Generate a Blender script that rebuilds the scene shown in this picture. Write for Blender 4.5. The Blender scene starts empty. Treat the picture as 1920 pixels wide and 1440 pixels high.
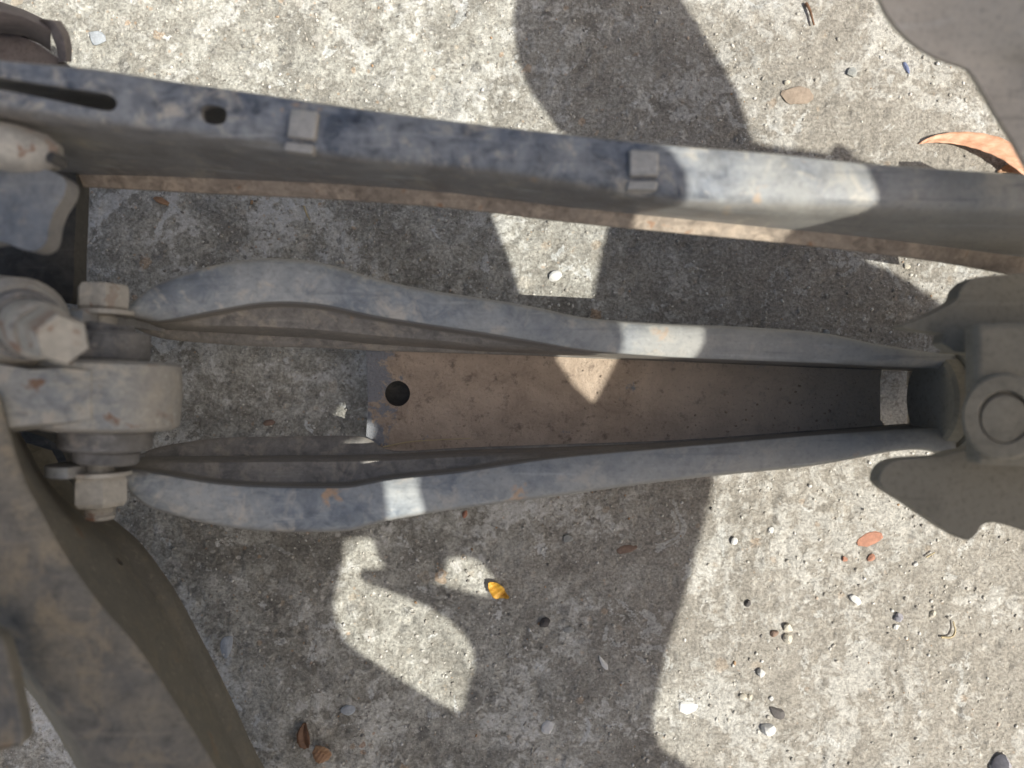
import bpy, bmesh, math, random
import numpy as np
from mathutils import Vector, Matrix
from mathutils.geometry import tessellate_polygon

random.seed(7)
rng = np.random.default_rng(11)
SC = bpy.context.scene
COL = SC.collection

# ------------------------------------------------------------------ camera
H = 0.50                       # camera height above the concrete, metres
F = 1396.0                     # focal length in pixels of the 1920 x 1440 photograph
cam_d = bpy.data.cameras.new('camera')
cam = bpy.data.objects.new('camera', cam_d)
COL.objects.link(cam)
cam.location = (0, 0, H)
cam.rotation_euler = (0, 0, 0)
cam_d.sensor_width = 36.0
cam_d.lens = 36.0 * F / 1920.0
cam_d.clip_start = 0.005
cam_d.clip_end = 500.0
cam_d.dof.use_dof = True
cam_d.dof.focus_distance = 0.488
cam_d.dof.aperture_fstop = 4.0
SC.camera = cam

# ------------------------------------------------------------------ light
SUN = Vector((0.652, -0.308, 1.0))          # direction towards the sun
elev = math.asin(SUN.z / SUN.length)
azim = math.atan2(SUN.x, SUN.y)
world = bpy.data.worlds.new('World')
SC.world = world
world.use_nodes = True
wn = world.node_tree
sky = wn.nodes.new('ShaderNodeTexSky')
sky.sky_type = 'NISHITA'
sky.sun_disc = False
sky.sun_elevation = elev
sky.sun_rotation = azim
sky.dust_density = 6.0
sky.ozone_density = 0.0
wn.links.new(sky.outputs[0], wn.nodes['Background'].inputs[0])
wn.nodes['Background'].inputs[1].default_value = 0.09
sun_d = bpy.data.lights.new('sun', 'SUN')
sun_d.energy = 4.7
sun_d.angle = math.radians(0.32)
sun_d.color = (1.0, 0.965, 0.875)
sun = bpy.data.objects.new('sun', sun_d)
COL.objects.link(sun)
sun.rotation_euler = SUN.to_track_quat('Z', 'Y').to_euler()
sun.location = (1.3, -0.6, 2.0)

SC.view_settings.view_transform = 'Standard'
SC.view_settings.look = 'None'
SC.view_settings.gamma = 1.0
SC.view_settings.use_curve_mapping = False
SC.view_settings.exposure = 0.06
SC.render.engine = 'CYCLES'
SC.cycles.use_denoising = True
SC.cycles.use_adaptive_sampling = True
SC.cycles.adaptive_threshold = 0.03
SC.cycles.max_bounces = 5

# ------------------------------------------------------------------ helpers
def P(px, py, zf):
    """world point seen at a photo pixel, at height zf * H"""
    d = H * (1 - zf)
    return Vector(((px - 960) / F * d, (720 - py) / F * d, zf * H))

def G(px, py, zc=0.0):
    """ground point at a photo pixel, carried up along the sunbeam to height zc (metres)"""
    p = P(px, py, 0)
    return Vector((p.x + SUN.x * zc, p.y + SUN.y * zc, zc))

def tag(o, label=None, cat=None, group=None, kind=None):
    if label: o['label'] = label
    if cat: o['category'] = cat
    if group: o['group'] = group
    if kind: o['kind'] = kind
    return o

def empty(name, loc, label, cat, group=None):
    o = bpy.data.objects.new(name, None)
    o.empty_display_size = 0.02
    COL.objects.link(o)
    o.location = loc
    return tag(o, label, cat, group)

def link(name, me, mat, parent=None, loc=None, smooth=35):
    """links a mesh given in world coordinates; its origin goes to its parent's place or loc"""
    off = parent_loc(parent) if parent else (Vector(loc) if loc is not None else Vector((0, 0, 0)))
    me.transform(Matrix.Translation(-off))
    o = bpy.data.objects.new(name, me)
    COL.objects.link(o)
    if parent:
        o.parent = parent
    else:
        o.location = off
    me.materials.clear()
    me.materials.append(mat)
    if smooth:
        me.polygons.foreach_set('use_smooth', [True] * len(me.polygons))
        me.set_sharp_from_angle(angle=math.radians(smooth))
    me.update()
    return o

def parent_loc(p):
    v = Vector((0, 0, 0))
    while p:
        v += p.location
        p = p.parent
    return v

def mesh(verts, faces, name='mesh'):
    me = bpy.data.meshes.new(name)
    me.from_pydata([tuple(v) for v in verts], [], faces)
    bm = bmesh.new(); bm.from_mesh(me)
    bmesh.ops.remove_doubles(bm, verts=bm.verts, dist=1e-6)
    bmesh.ops.recalc_face_normals(bm, faces=bm.faces)
    bm.to_mesh(me); bm.free()
    return me

def join(parts):
    V, Fc = [], []
    for v, f in parts:
        n = len(V); V += list(v); Fc += [[i + n for i in q] for q in f]
    return V, Fc

def catmull(rows, n):
    """rows: array of stations; returns n interpolated stations per span"""
    R = np.array(rows, float); out = []
    for i in range(len(R) - 1):
        p1, p2 = R[i], R[i + 1]
        p0 = R[i - 1] if i > 0 else 2 * p1 - p2
        p3 = R[i + 2] if i + 2 < len(R) else 2 * p2 - p1
        for k in range(n):
            t = k / n
            out.append(0.5 * ((2 * p1) + (-p0 + p2) * t + (2 * p0 - 5 * p1 + 4 * p2 - p3) * t * t + (-p0 + 3 * p1 - 3 * p2 + p3) * t ** 3))
    out.append(R[-1])
    return np.array(out)

def loft(sections, closed=False, caps=False):
    m = len(sections[0]); V = [p for s in sections for p in s]; Fc = []
    for i in range(len(sections) - 1):
        for j in range(m if closed else m - 1):
            k = (j + 1) % m
            Fc.append([i * m + j, i * m + k, (i + 1) * m + k, (i + 1) * m + j])
    if caps:
        Fc.append(list(range(m))[::-1]); Fc.append([(len(sections) - 1) * m + j for j in range(m)])
    return V, Fc

def ring(c, axis, r, n, start=0.0, squash=1.0):
    axis = Vector(axis).normalized()
    a = axis.orthogonal().normalized(); b = axis.cross(a)
    return [Vector(c) + a * r * math.cos(start + 2 * math.pi * k / n) + b * r * squash * math.sin(start + 2 * math.pi * k / n) for k in range(n)]

def lathe(p0, p1, prof, n=28, start=0.0):
    """prof: list of (t along the axis in metres from p0, radius)"""
    ax = (p1 - p0).normalized()
    return loft([ring(p0 + ax * t, ax, max(r, 1e-4), n, start) for t, r in prof], closed=True, caps=True)

def rod(p0, p1, r, n=24, bev=0.0012):
    L = (p1 - p0).length
    return lathe(p0, p1, [(0, r - bev), (bev, r), (L - bev, r), (L, r - bev)], n)

def threaded(p0, p1, r, pitch=.0016, n=20):
    L = (p1 - p0).length; prof = [(0, r * .9)]; t = pitch * .5
    while t < L - pitch:
        prof += [(t, r), (t + pitch * .5, r * .88)]; t += pitch
    prof += [(L - .0004, r * .86), (L, r * .7)]
    return lathe(p0, p1, prof, n)

def hexnut(p0, p1, r, start=0.2):
    L = (p1 - p0).length; b = L * 0.14
    return lathe(p0, p1, [(0, r * .9), (b, r), (L - b, r), (L, r * .86)], 6, start)

def plate(outline, z0, z1, holes=(), bulge=None):
    """flat plate between two heights; outline and holes in world xy"""
    loops = [[Vector((p[0], p[1], 0)) for p in outline]] + [[Vector((p[0], p[1], 0)) for p in h] for h in holes]
    flat = [v for l in loops for v in l]
    tris = tessellate_polygon(loops)
    n = len(flat)
    V = [Vector((v.x, v.y, z1)) for v in flat] + [Vector((v.x, v.y, z0)) for v in flat]
    Fc = [list(t) for t in tris] + [[i + n for i in t[::-1]] for t in tris]
    s = 0
    for l in loops:
        m = len(l)
        for i in range(m):
            j = (i + 1) % m
            Fc.append([s + i, s + j, s + j + n, s + i + n])
        s += m
    return V, Fc

def smooth_loop(pts, n=4):
    R = [np.array(p, float) for p in pts]; out = []; m = len(R)
    for i in range(m):
        p0, p1, p2, p3 = R[i - 1], R[i], R[(i + 1) % m], R[(i + 2) % m]
        for k in range(n):
            t = k / n
            out.append(0.5 * ((2 * p1) + (-p0 + p2) * t + (2 * p0 - 5 * p1 + 4 * p2 - p3) * t * t + (-p0 + 3 * p1 - 3 * p2 + p3) * t ** 3))
    return out

def pxplate(pts, zf, thick, smooth=3, holes=()):
    """plate whose upper face is outlined in photo pixels at height zf"""
    o = smooth_loop(pts, smooth) if smooth else pts
    w = [P(p[0], p[1], zf) for p in o]
    hs = [[P(p[0], p[1], zf) for p in h] for h in holes]
    return plate(w, zf * H - thick, zf * H, hs)

def box(c, sx, sy, sz, rot=None):
    V = []
    for dz in (-1, 1):
        for dx, dy in ((-1, -1), (1, -1), (1, 1), (-1, 1)):
            v = Vector((dx * sx / 2, dy * sy / 2, dz * sz / 2))
            if rot: v = rot @ v
            V.append(Vector(c) + v)
    return V, [[3, 2, 1, 0], [4, 5, 6, 7], [0, 1, 5, 4], [1, 2, 6, 5], [2, 3, 7, 6], [3, 0, 4, 7]]

def add_mod(o, kind, **kw):
    m = o.modifiers.new(kind.lower(), kind)
    for k, v in kw.items(): setattr(m, k, v)
    return m

def cut(me, cutters):
    """boolean difference on meshes in world coordinates"""
    o = bpy.data.objects.new('tmp', me); COL.objects.link(o)
    tmp = [o]
    for c in cutters:
        q = bpy.data.objects.new('tmpcut', mesh(*c)); COL.objects.link(q); tmp.append(q)
        m = o.modifiers.new('b', 'BOOLEAN'); m.operation = 'DIFFERENCE'; m.object = q; m.solver = 'EXACT'
    dg = bpy.context.evaluated_depsgraph_get(); dg.update()
    new = bpy.data.meshes.new_from_object(o.evaluated_get(dg))
    for q in tmp:
        d = q.data; bpy.data.objects.remove(q); bpy.data.meshes.remove(d)
    return new

# ------------------------------------------------------------------ materials
class NT:
    def __init__(self, name):
        self.m = bpy.data.materials.new(name); self.m.use_nodes = True
        self.t = self.m.node_tree; self.b = self.t.nodes['Principled BSDF']
        self.co = self.t.nodes.new('ShaderNodeTexCoord').outputs['Object']
    def n(self, kind, **kw):
        x = self.t.nodes.new(kind)
        for k, v in kw.items(): setattr(x, k, v)
        return x
    def l(self, a, b): self.t.links.new(a, b)
    def setin(self, sock, v):
        if hasattr(v, 'is_output'): self.l(v, sock)
        else: sock.default_value = v
    def noise(self, scale, detail=5, rough=.6, dist=0.0, co=None, stretch=None):
        x = self.n('ShaderNodeTexNoise'); x.inputs['Scale'].default_value = scale
        x.inputs['Detail'].default_value = detail; x.inputs['Roughness'].default_value = rough; x.inputs['Distortion'].default_value = dist
        c = co or self.co
        if stretch:
            mp = self.n('ShaderNodeMapping'); mp.inputs['Scale'].default_value = stretch; self.l(c, mp.inputs[0]); c = mp.outputs[0]
        self.l(c, x.inputs['Vector']); return x.outputs['Fac']
    def vor(self, scale, feature='F1', rand=1.0, co=None):
        x = self.n('ShaderNodeTexVoronoi'); x.feature = feature; x.inputs['Scale'].default_value = scale
        x.inputs['Randomness'].default_value = rand
        self.l(co or self.co, x.inputs['Vector']); return x
    def ramp(self, fac, stops):
        x = self.n('ShaderNodeValToRGB'); e = x.color_ramp.elements
        while len(e) < len(stops): e.new(0.5)
        for q, (p, c) in zip(e, stops):
            q.position = p; q.color = (c, c, c, 1) if isinstance(c, (int, float)) else (*c, 1)
        self.l(fac, x.inputs[0]); return x.outputs[0]
    def mix(self, f, a, b, mode='MIX'):
        x = self.n('ShaderNodeMix', data_type='RGBA', blend_type=mode)
        self.setin(x.inputs[0], f)
        for s, v in ((x.inputs[6], a), (x.inputs[7], b)):
            self.setin(s, (*v, 1) if isinstance(v, tuple) else v)
        return x.outputs[2]
    def math(self, op, a, b=0.0):
        x = self.n('ShaderNodeMath', operation=op); self.setin(x.inputs[0], a); self.setin(x.inputs[1], b); return x.outputs[0]
    def bump(self, h, strength, dist, prev=None):
        x = self.n('ShaderNodeBump'); x.inputs['Strength'].default_value = strength; x.inputs['Distance'].default_value = dist
        self.l(h, x.inputs['Height'])
        if prev: self.l(prev, x.inputs['Normal'])
        return x.outputs[0]

def metal(name, paint, dust, mud, rust, dust_amt=.5, mud_amt=.42, rust_amt=.66, rough=.55, scale=1.0, dark=.55, side=(.30, .265, .22), end=None):
    """worn painted steel: mottled paint, soft dust film, dried mud splashes, rust spots and chips"""
    t = NT(name)
    a = t.noise(26 * scale, 4, .6, .5)
    b = t.noise(95 * scale, 5, .65, .6)
    c = t.noise(58 * scale, 5, .66, .8)
    col = t.mix(t.ramp(b, [(.30, 0.0), (.62, 1.0)]), tuple(x * dark for x in paint), paint)
    f = t.ramp(t.math('ADD', t.math('MULTIPLY', a, .65), t.math('MULTIPLY', b, .35)), [(1 - dust_amt - .12, 0.0), (1 - dust_amt + .11, 1.0)])
    col = t.mix(t.math('MULTIPLY', f, .85), col, dust)
    m = t.ramp(t.math('ADD', t.math('MULTIPLY', c, .75), t.math('MULTIPLY', b, .25)), [(1 - mud_amt - .05, 0.0), (1 - mud_amt + .06, 1.0)])
    col = t.mix(t.math('MULTIPLY', m, .7), col, mud)
    r = t.noise(48 * scale, 4, .62, .3)
    rf = t.ramp(t.math('ADD', t.math('MULTIPLY', r, .85), t.math('MULTIPLY', b, .15)), [(rust_amt, 0.0), (rust_amt + .05, 1.0)])
    col = t.mix(t.math('MULTIPLY', rf, .85), col, rust)
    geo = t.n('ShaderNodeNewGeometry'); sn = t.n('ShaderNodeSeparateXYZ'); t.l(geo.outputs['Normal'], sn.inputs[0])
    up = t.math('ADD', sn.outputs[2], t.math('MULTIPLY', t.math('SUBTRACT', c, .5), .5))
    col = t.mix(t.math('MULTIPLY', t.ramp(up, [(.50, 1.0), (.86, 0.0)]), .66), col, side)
    if end:  # lens haze painted into the colour, growing along x
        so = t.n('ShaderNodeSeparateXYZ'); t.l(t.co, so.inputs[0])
        haze = t.n('ShaderNodeMapRange'); haze.inputs[1].default_value = end[0]; haze.inputs[2].default_value = end[1]
        t.l(t.math('ADD', so.outputs[0], t.math('MULTIPLY', t.math('SUBTRACT', a, .5), .12)), haze.inputs[0])
        col = t.mix(t.math('MULTIPLY', haze.outputs[0], .68), col, end[2])
    br = t.noise(70, 3, .6, .2, stretch=(.16, 3.2, 3.2))
    col = t.mix(t.ramp(br, [(.60, 0.0), (.70, .30)]), col, tuple(min(.8, x * 1.35) for x in dust))
    col = t.mix(t.ramp(br, [(.30, .35), (.40, 0.0)]), col, tuple(x * .5 for x in paint))
    g = t.noise(420, 4, .7)
    col = t.mix(t.ramp(g, [(.28, .55), (.48, 0.0)]), col, tuple(x * .45 for x in dust))
    col = t.mix(t.ramp(g, [(.60, 0.0), (.75, .35)]), col, tuple(min(.8, x * 1.3) for x in dust))
    t.l(col, t.b.inputs['Base Color'])
    t.l(t.math('ADD', t.math('MULTIPLY', f, .22), rough), t.b.inputs['Roughness'])
    t.b.inputs['Specular IOR Level'].default_value = .4
    n1 = t.bump(c, .22, .0016); n2 = t.bump(g, .35, .0006, n1)
    t.l(n2, t.b.inputs['Normal'])
    return t.m

M = {}
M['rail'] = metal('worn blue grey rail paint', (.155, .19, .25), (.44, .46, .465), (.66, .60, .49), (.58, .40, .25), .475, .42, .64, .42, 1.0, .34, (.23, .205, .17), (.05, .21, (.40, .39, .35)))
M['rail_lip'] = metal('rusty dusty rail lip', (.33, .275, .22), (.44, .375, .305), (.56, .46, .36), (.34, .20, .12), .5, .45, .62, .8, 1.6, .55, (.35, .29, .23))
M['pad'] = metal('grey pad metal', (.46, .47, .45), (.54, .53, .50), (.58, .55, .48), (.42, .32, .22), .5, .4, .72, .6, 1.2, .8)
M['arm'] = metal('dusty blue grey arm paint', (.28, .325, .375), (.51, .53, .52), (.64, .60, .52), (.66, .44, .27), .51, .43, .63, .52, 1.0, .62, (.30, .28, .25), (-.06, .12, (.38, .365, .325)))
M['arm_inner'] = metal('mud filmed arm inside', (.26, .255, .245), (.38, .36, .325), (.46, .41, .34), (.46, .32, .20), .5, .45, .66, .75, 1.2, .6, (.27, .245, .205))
M['knuckle'] = metal('cast light grey knuckle', (.27, .305, .335), (.47, .46, .41), (.55, .50, .41), (.22, .115, .06), .52, .46, .59, .65, 1.0, .6, (.34, .31, .265))
M['lug'] = metal('blue grey cast lug', (.19, .225, .27), (.33, .34, .335), (.46, .42, .35), (.40, .27, .15), .5, .40, .66, .65, .7, .55, (.28, .255, .22))
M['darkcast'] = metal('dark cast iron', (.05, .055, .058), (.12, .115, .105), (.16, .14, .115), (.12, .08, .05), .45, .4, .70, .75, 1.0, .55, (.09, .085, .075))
M['bolt'] = metal('zinc bolt with rust', (.42, .41, .375), (.60, .58, .51), (.66, .61, .51), (.22, .10, .05), .5, .42, .56, .5, 1.5, .6, (.40, .37, .32))
M['rustbolt'] = metal('rust spotted bolt', (.42, .41, .375), (.58, .56, .49), (.64, .59, .49), (.22, .10, .05), .5, .42, .515, .5, 1.3, .6, (.42, .38, .32))
M['rubber'] = metal('dusty rubber bushing', (.14, .145, .15), (.30, .30, .295), (.36, .33, .285), (.2, .16, .12), .48, .42, .75, .8, 1.2, .55, (.20, .19, .175))
M['trail'] = metal('muddy brown grey arm', (.21, .205, .19), (.29, .26, .205), (.36, .30, .21), (.34, .19, .09), .51, .44, .635, .7, .9, .5, (.165, .15, .115))
M['bracket'] = metal('dusty olive grey bracket', (.235, .22, .175), (.30, .28, .225), (.33, .30, .24), (.28, .22, .15), .6, .4, .75, .75, .8, .8, (.31, .29, .24))
M['panel'] = metal('pale brown dusty panel', (.58, .53, .45), (.72, .66, .56), (.72, .65, .54), (.64, .50, .36), .6, .4, .75, .7, .6, .85, (.55, .50, .42))
M['casting'] = metal('purple grey casting', (.20, .17, .17), (.34, .30, .28), (.36, .30, .26), (.28, .18, .11), .5, .4, .7, .75, .9, .55, (.19, .165, .155))
M['gobo'] = metal('pale steel of added shade sheets', (.52, .50, .46), (.58, .55, .48), (.6, .55, .46), (.40, .26, .16), .5, .4, .66, .7, .4)

def dirt_mat():
    t = NT('dried brown dirt on steel')
    a = t.noise(45, 5, .65, .5); b = t.noise(420, 4, .7); c = t.noise(130, 5, .68)
    col = t.mix(t.ramp(a, [(.3, 0.0), (.7, 1.0)]), (.42, .335, .26), (.66, .54, .425))
    col = t.mix(t.math('MULTIPLY', t.ramp(c, [(.56, 0.0), (.70, 1.0)]), .75), col, (.17, .135, .11))
    col = t.mix(t.math('MULTIPLY', t.ramp(c, [(.30, 1.0), (.42, 0.0)]), .7), col, (.60, .50, .40))
    # bare blue-grey paint where the mud has flaked off, mostly at the open end
    sx = t.n('ShaderNodeSeparateXYZ'); t.l(t.co, sx.inputs[0])
    p = t.noise(70, 6, .7, .4)
    edge = t.n('ShaderNodeMapRange'); edge.inputs[1].default_value = -.100; edge.inputs[2].default_value = -.068
    edge.inputs[3].default_value = .30; edge.inputs[4].default_value = 0.0
    t.l(sx.outputs[0], edge.inputs[0])
    pf = t.ramp(t.math('ADD', p, edge.outputs[0]), [(.64, 0.0), (.70, 1.0)])
    col = t.mix(t.math('MULTIPLY', pf, .9), col, (.26, .285, .32))
    # lens haze painted as a paler grey towards the bracket end
    haze = t.n('ShaderNodeMapRange'); haze.inputs[1].default_value = .06; haze.inputs[2].default_value = .22
    t.l(sx.outputs[0], haze.inputs[0])
    col = t.mix(t.math('MULTIPLY', haze.outputs[0], .75), col, (.66, .62, .53))
    col = t.mix(t.ramp(b, [(.28, .45), (.44, 0.0)]), col, (.20, .16, .125))
    col = t.mix(t.ramp(b, [(.60, 0.0), (.72, .5)]), col, (.66, .57, .47))
    t.l(col, t.b.inputs['Base Color'])
    t.b.inputs['Roughness'].default_value = .92
    t.b.inputs['Specular IOR Level'].default_value = .2
    t.l(t.bump(b, .7, .0016, t.bump(c, .6, .003)), t.b.inputs['Normal'])
    return t.m
M['dirt'] = dirt_mat()

def ground_mat():
    t = NT('worn concrete')
    big = t.noise(6.5, 3, .6, .6)
    mid = t.noise(30, 6, .66, .5)
    fin = t.noise(125, 5, .68, .3)
    gr = t.noise(500, 4, .75)
    sx = t.n('ShaderNodeSeparateXYZ'); t.l(t.co, sx.inputs[0])
    side = t.n('ShaderNodeMapRange'); side.interpolation_type = 'SMOOTHSTEP'
    side.inputs[1].default_value = -.04; side.inputs[2].default_value = .17
    t.l(t.math('ADD', sx.outputs[0], t.math('MULTIPLY', t.math('SUBTRACT', big, .5), .30)), side.inputs[0])
    right = side.outputs[0]
    left = t.math('SUBTRACT', 1.0, right)
    # cement paste: blotchy grey on one side, sandy tan on the other
    pat = t.math('ADD', t.math('MULTIPLY', mid, .55), t.math('MULTIPLY', fin, .45))
    colL = t.ramp(pat, [(.35, (.22, .21, .185)), (.46, (.345, .335, .30)), (.54, (.46, .455, .415)), (.64, (.63, .625, .575))])
    colR = t.ramp(pat, [(.33, (.25, .235, .205)), (.47, (.322, .30, .262)), (.56, (.358, .337, .298)), (.68, (.46, .442, .402))])
    col = t.mix(right, colL, colR)
    # white lime bloom in patches with ragged edges
    lm = t.math('ADD', t.math('MULTIPLY', t.noise(11, 4, .62, 1.0), .62), t.math('MULTIPLY', fin, .38))
    lime = t.ramp(lm, [(.515, 0.0), (.565, 1.0)])
    col = t.mix(t.math('MULTIPLY', lime, t.math('ADD', .30, t.math('MULTIPLY', left, .30))), col, (.74, .745, .715))
    flat = t.ramp(t.math('ADD', t.math('MULTIPLY', t.noise(38, 3, .55, 1.2), .8), t.math('MULTIPLY', gr, .2)), [(.615, 0.0), (.635, 1.0)])
    col = t.mix(t.math('MULTIPLY', flat, t.math('ADD', .35, t.math('MULTIPLY', left, .40))), col, (.66, .68, .67))
    # dark grimy blotches where the surface skin has worn off
    grime = t.ramp(t.math('ADD', t.math('MULTIPLY', t.noise(21, 5, .68, 1.0), .65), t.math('MULTIPLY', fin, .35)), [(.52, 0.0), (.60, 1.0)])
    col = t.mix(t.math('MULTIPLY', grime, t.math('ADD', .12, t.math('MULTIPLY', left, .48))), col, (.16, .155, .14))
    # exposed aggregate of three sizes
    for sc, thr, amt in ((85, .74, .6), (190, .66, .55), (380, .70, .5)):
        wv = t.n('ShaderNodeVectorMath', operation='ADD'); off = t.n('ShaderNodeCombineXYZ')
        w = t.math('MULTIPLY', t.math('SUBTRACT', fin, .5), 1.1 / sc); t.l(w, off.inputs[0]); t.l(w, off.inputs[1])
        t.l(t.co, wv.inputs[0]); t.l(off.outputs[0], wv.inputs[1])
        v = t.vor(sc, co=wv.outputs[0])
        sp = t.n('ShaderNodeSeparateColor'); t.l(v.outputs['Color'], sp.inputs[0])
        on = t.math('GREATER_THAN', sp.outputs[0], thr)
        shp = t.ramp(t.math('ADD', v.outputs['Distance'], t.math('MULTIPLY', sp.outputs[2], .2)), [(.36, 1.0), (.46, 0.0)])
        sc_col = t.ramp(sp.outputs[1], [(0.0, (.13, .13, .125)), (.22, (.27, .265, .25)), (.45, (.50, .485, .44)), (.70, (.72, .715, .69)), (.90, (.46, .41, .33)), (.985, (.54, .36, .22))])
        k = t.math('MULTIPLY', t.math('MULTIPLY', on, shp), t.math('MULTIPLY', amt, t.math('SUBTRACT', 1.0, t.math('MULTIPLY', right, .62))))
        col = t.mix(k, col, sc_col)
    # sand grain
    wide = t.ramp(t.noise(8, 4, .6, .8), [(.36, (.36, .355, .34)), (.66, (.66, .66, .65))])
    col = t.mix(t.math('ADD', .16, t.math('MULTIPLY', left, .34)), col, wide, 'OVERLAY')
    col = t.mix(.62, col, t.mix(t.ramp(gr, [(.32, 0.0), (.68, 1.0)]), (.18, .18, .18), (.84, .84, .84)), 'OVERLAY')
    pit = t.ramp(t.noise(230, 3, .7), [(.28, 1.0), (.35, 0.0)])
    col = t.mix(t.math('MULTIPLY', pit, .6), col, (.12, .115, .105))
    t.l(col, t.b.inputs['Base Color'])
    t.b.inputs['Roughness'].default_value = .93
    t.b.inputs['Specular IOR Level'].default_value = .25
    n2 = t.bump(fin, .5, .0028)
    n3 = t.bump(gr, .6, .0010, n2)
    t.l(n3, t.b.inputs['Normal'])
    return t.m
M['ground'] = ground_mat()

def stone_mat(name, c, var=.25):
    t = NT(name)
    a = t.noise(350, 5, .65); b = t.noise(1400, 3, .6)
    col = t.mix(t.ramp(a, [(.3, 0.0), (.7, 1.0)]), tuple(x * (1 - var) for x in c), tuple(min(.9, x * (1 + var * .5)) for x in c))
    t.l(col, t.b.inputs['Base Color'])
    t.b.inputs['Roughness'].default_value = .85
    t.l(t.bump(b, .4, .0005, t.bump(a, .4, .001)), t.b.inputs['Normal'])
    return t.m

def grit_mat():
    t = NT('mixed grit')
    g = t.n('ShaderNodeNewGeometry')
    col = t.ramp(g.outputs['Random Per Island'], [(0, (.22, .21, .19)), (.12, (.36, .34, .30)), (.4, (.52, .49, .43)), (.7, (.64, .62, .56)), (.95, (.74, .73, .70)), (.985, (.45, .30, .18))])
    t.l(col, t.b.inputs['Base Color']); t.b.inputs['Roughness'].default_value = .9
    return t.m
M['grit'] = grit_mat()
M['crumb'] = stone_mat('dirt crumb', (.46, .375, .29), .4)

def leaf_mat(name, c1, c2, scale=120):
    t = NT(name)
    a = t.noise(scale, 6, .65, .6, stretch=(1, 2.2, 1))
    col = t.mix(t.ramp(a, [(.32, 0.0), (.62, 1.0)]), c1, c2)
    t.l(col, t.b.inputs['Base Color']); t.b.inputs['Roughness'].default_value = .55
    t.l(t.bump(a, .3, .0006), t.b.inputs['Normal'])
    return t.m

# ------------------------------------------------------------------ ground
def vnoise(x, y, seed):
    """smooth value noise on arrays"""
    r = np.random.default_rng(seed); T = r.random((256, 256))
    xi = np.floor(x).astype(int); yi = np.floor(y).astype(int)
    fx = x - xi; fy = y - yi
    fx = fx * fx * (3 - 2 * fx); fy = fy * fy * (3 - 2 * fy)
    g = lambda a, b: T[a % 256, b % 256]
    return (g(xi, yi) * (1 - fx) * (1 - fy) + g(xi + 1, yi) * fx * (1 - fy) + g(xi, yi + 1) * (1 - fx) * fy + g(xi + 1, yi + 1) * fx * fy)

def ground_z(x, y):
    x = np.asarray(x, float); y = np.asarray(y, float)
    z = np.zeros_like(x)
    for s, a, k in ((9, .0022, 1), (28, .0014, 2), (75, .0009, 3), (170, .00075, 4), (330, .0006, 5)):
        z += a * (vnoise(x * s + 50, y * s + 50, k) - .5)
    pit = np.clip(vnoise(x * 120 + 90, y * 120 + 90, 9) - .80, 0, 1) * 5
    z -= pit * .0015
    fade = np.clip(1.4 - np.maximum(np.abs(x) / .45, np.abs(y) / .36), 0, .4) / .4
    return z * fade

def axis(lim, step):
    core = np.arange(-lim, lim + step / 2, step)
    out = []; d = step; p = lim
    while p < 80:
        d *= 1.35; p += d; out.append(p)
    out = np.array(out)
    return np.concatenate([-out[::-1], core, out])

def make_ground():
    xs = axis(.42, .0014); ys = axis(.33, .0014)
    X, Y = np.meshgrid(xs, ys, indexing='ij')
    Z = ground_z(X, Y)
    V = np.stack([X, Y, Z], -1).reshape(-1, 3)
    nx, ny = len(xs), len(ys)
    i, j = np.meshgrid(np.arange(nx - 1), np.arange(ny - 1), indexing='ij')
    a = (i * ny + j).ravel()
    Q = np.stack([a, a + ny, a + ny + 1, a + 1], -1)
    me = bpy.data.meshes.new('ground')
    me.vertices.add(len(V)); me.vertices.foreach_set('co', V.ravel())
    me.loops.add(Q.size); me.loops.foreach_set('vertex_index', Q.ravel().astype(np.int32))
    me.polygons.add(len(Q)); me.polygons.foreach_set('loop_start', np.arange(0, Q.size, 4, dtype=np.int32))
    me.update(calc_edges=True)
    me.polygons.foreach_set('use_smooth', np.ones(len(Q), bool))
    o = bpy.data.objects.new('ground', me); COL.objects.link(o); me.materials.append(M['ground'])
    tag(o, 'worn pale concrete ground with exposed aggregate and white blotches', None, kind='structure')
make_ground()

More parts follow.
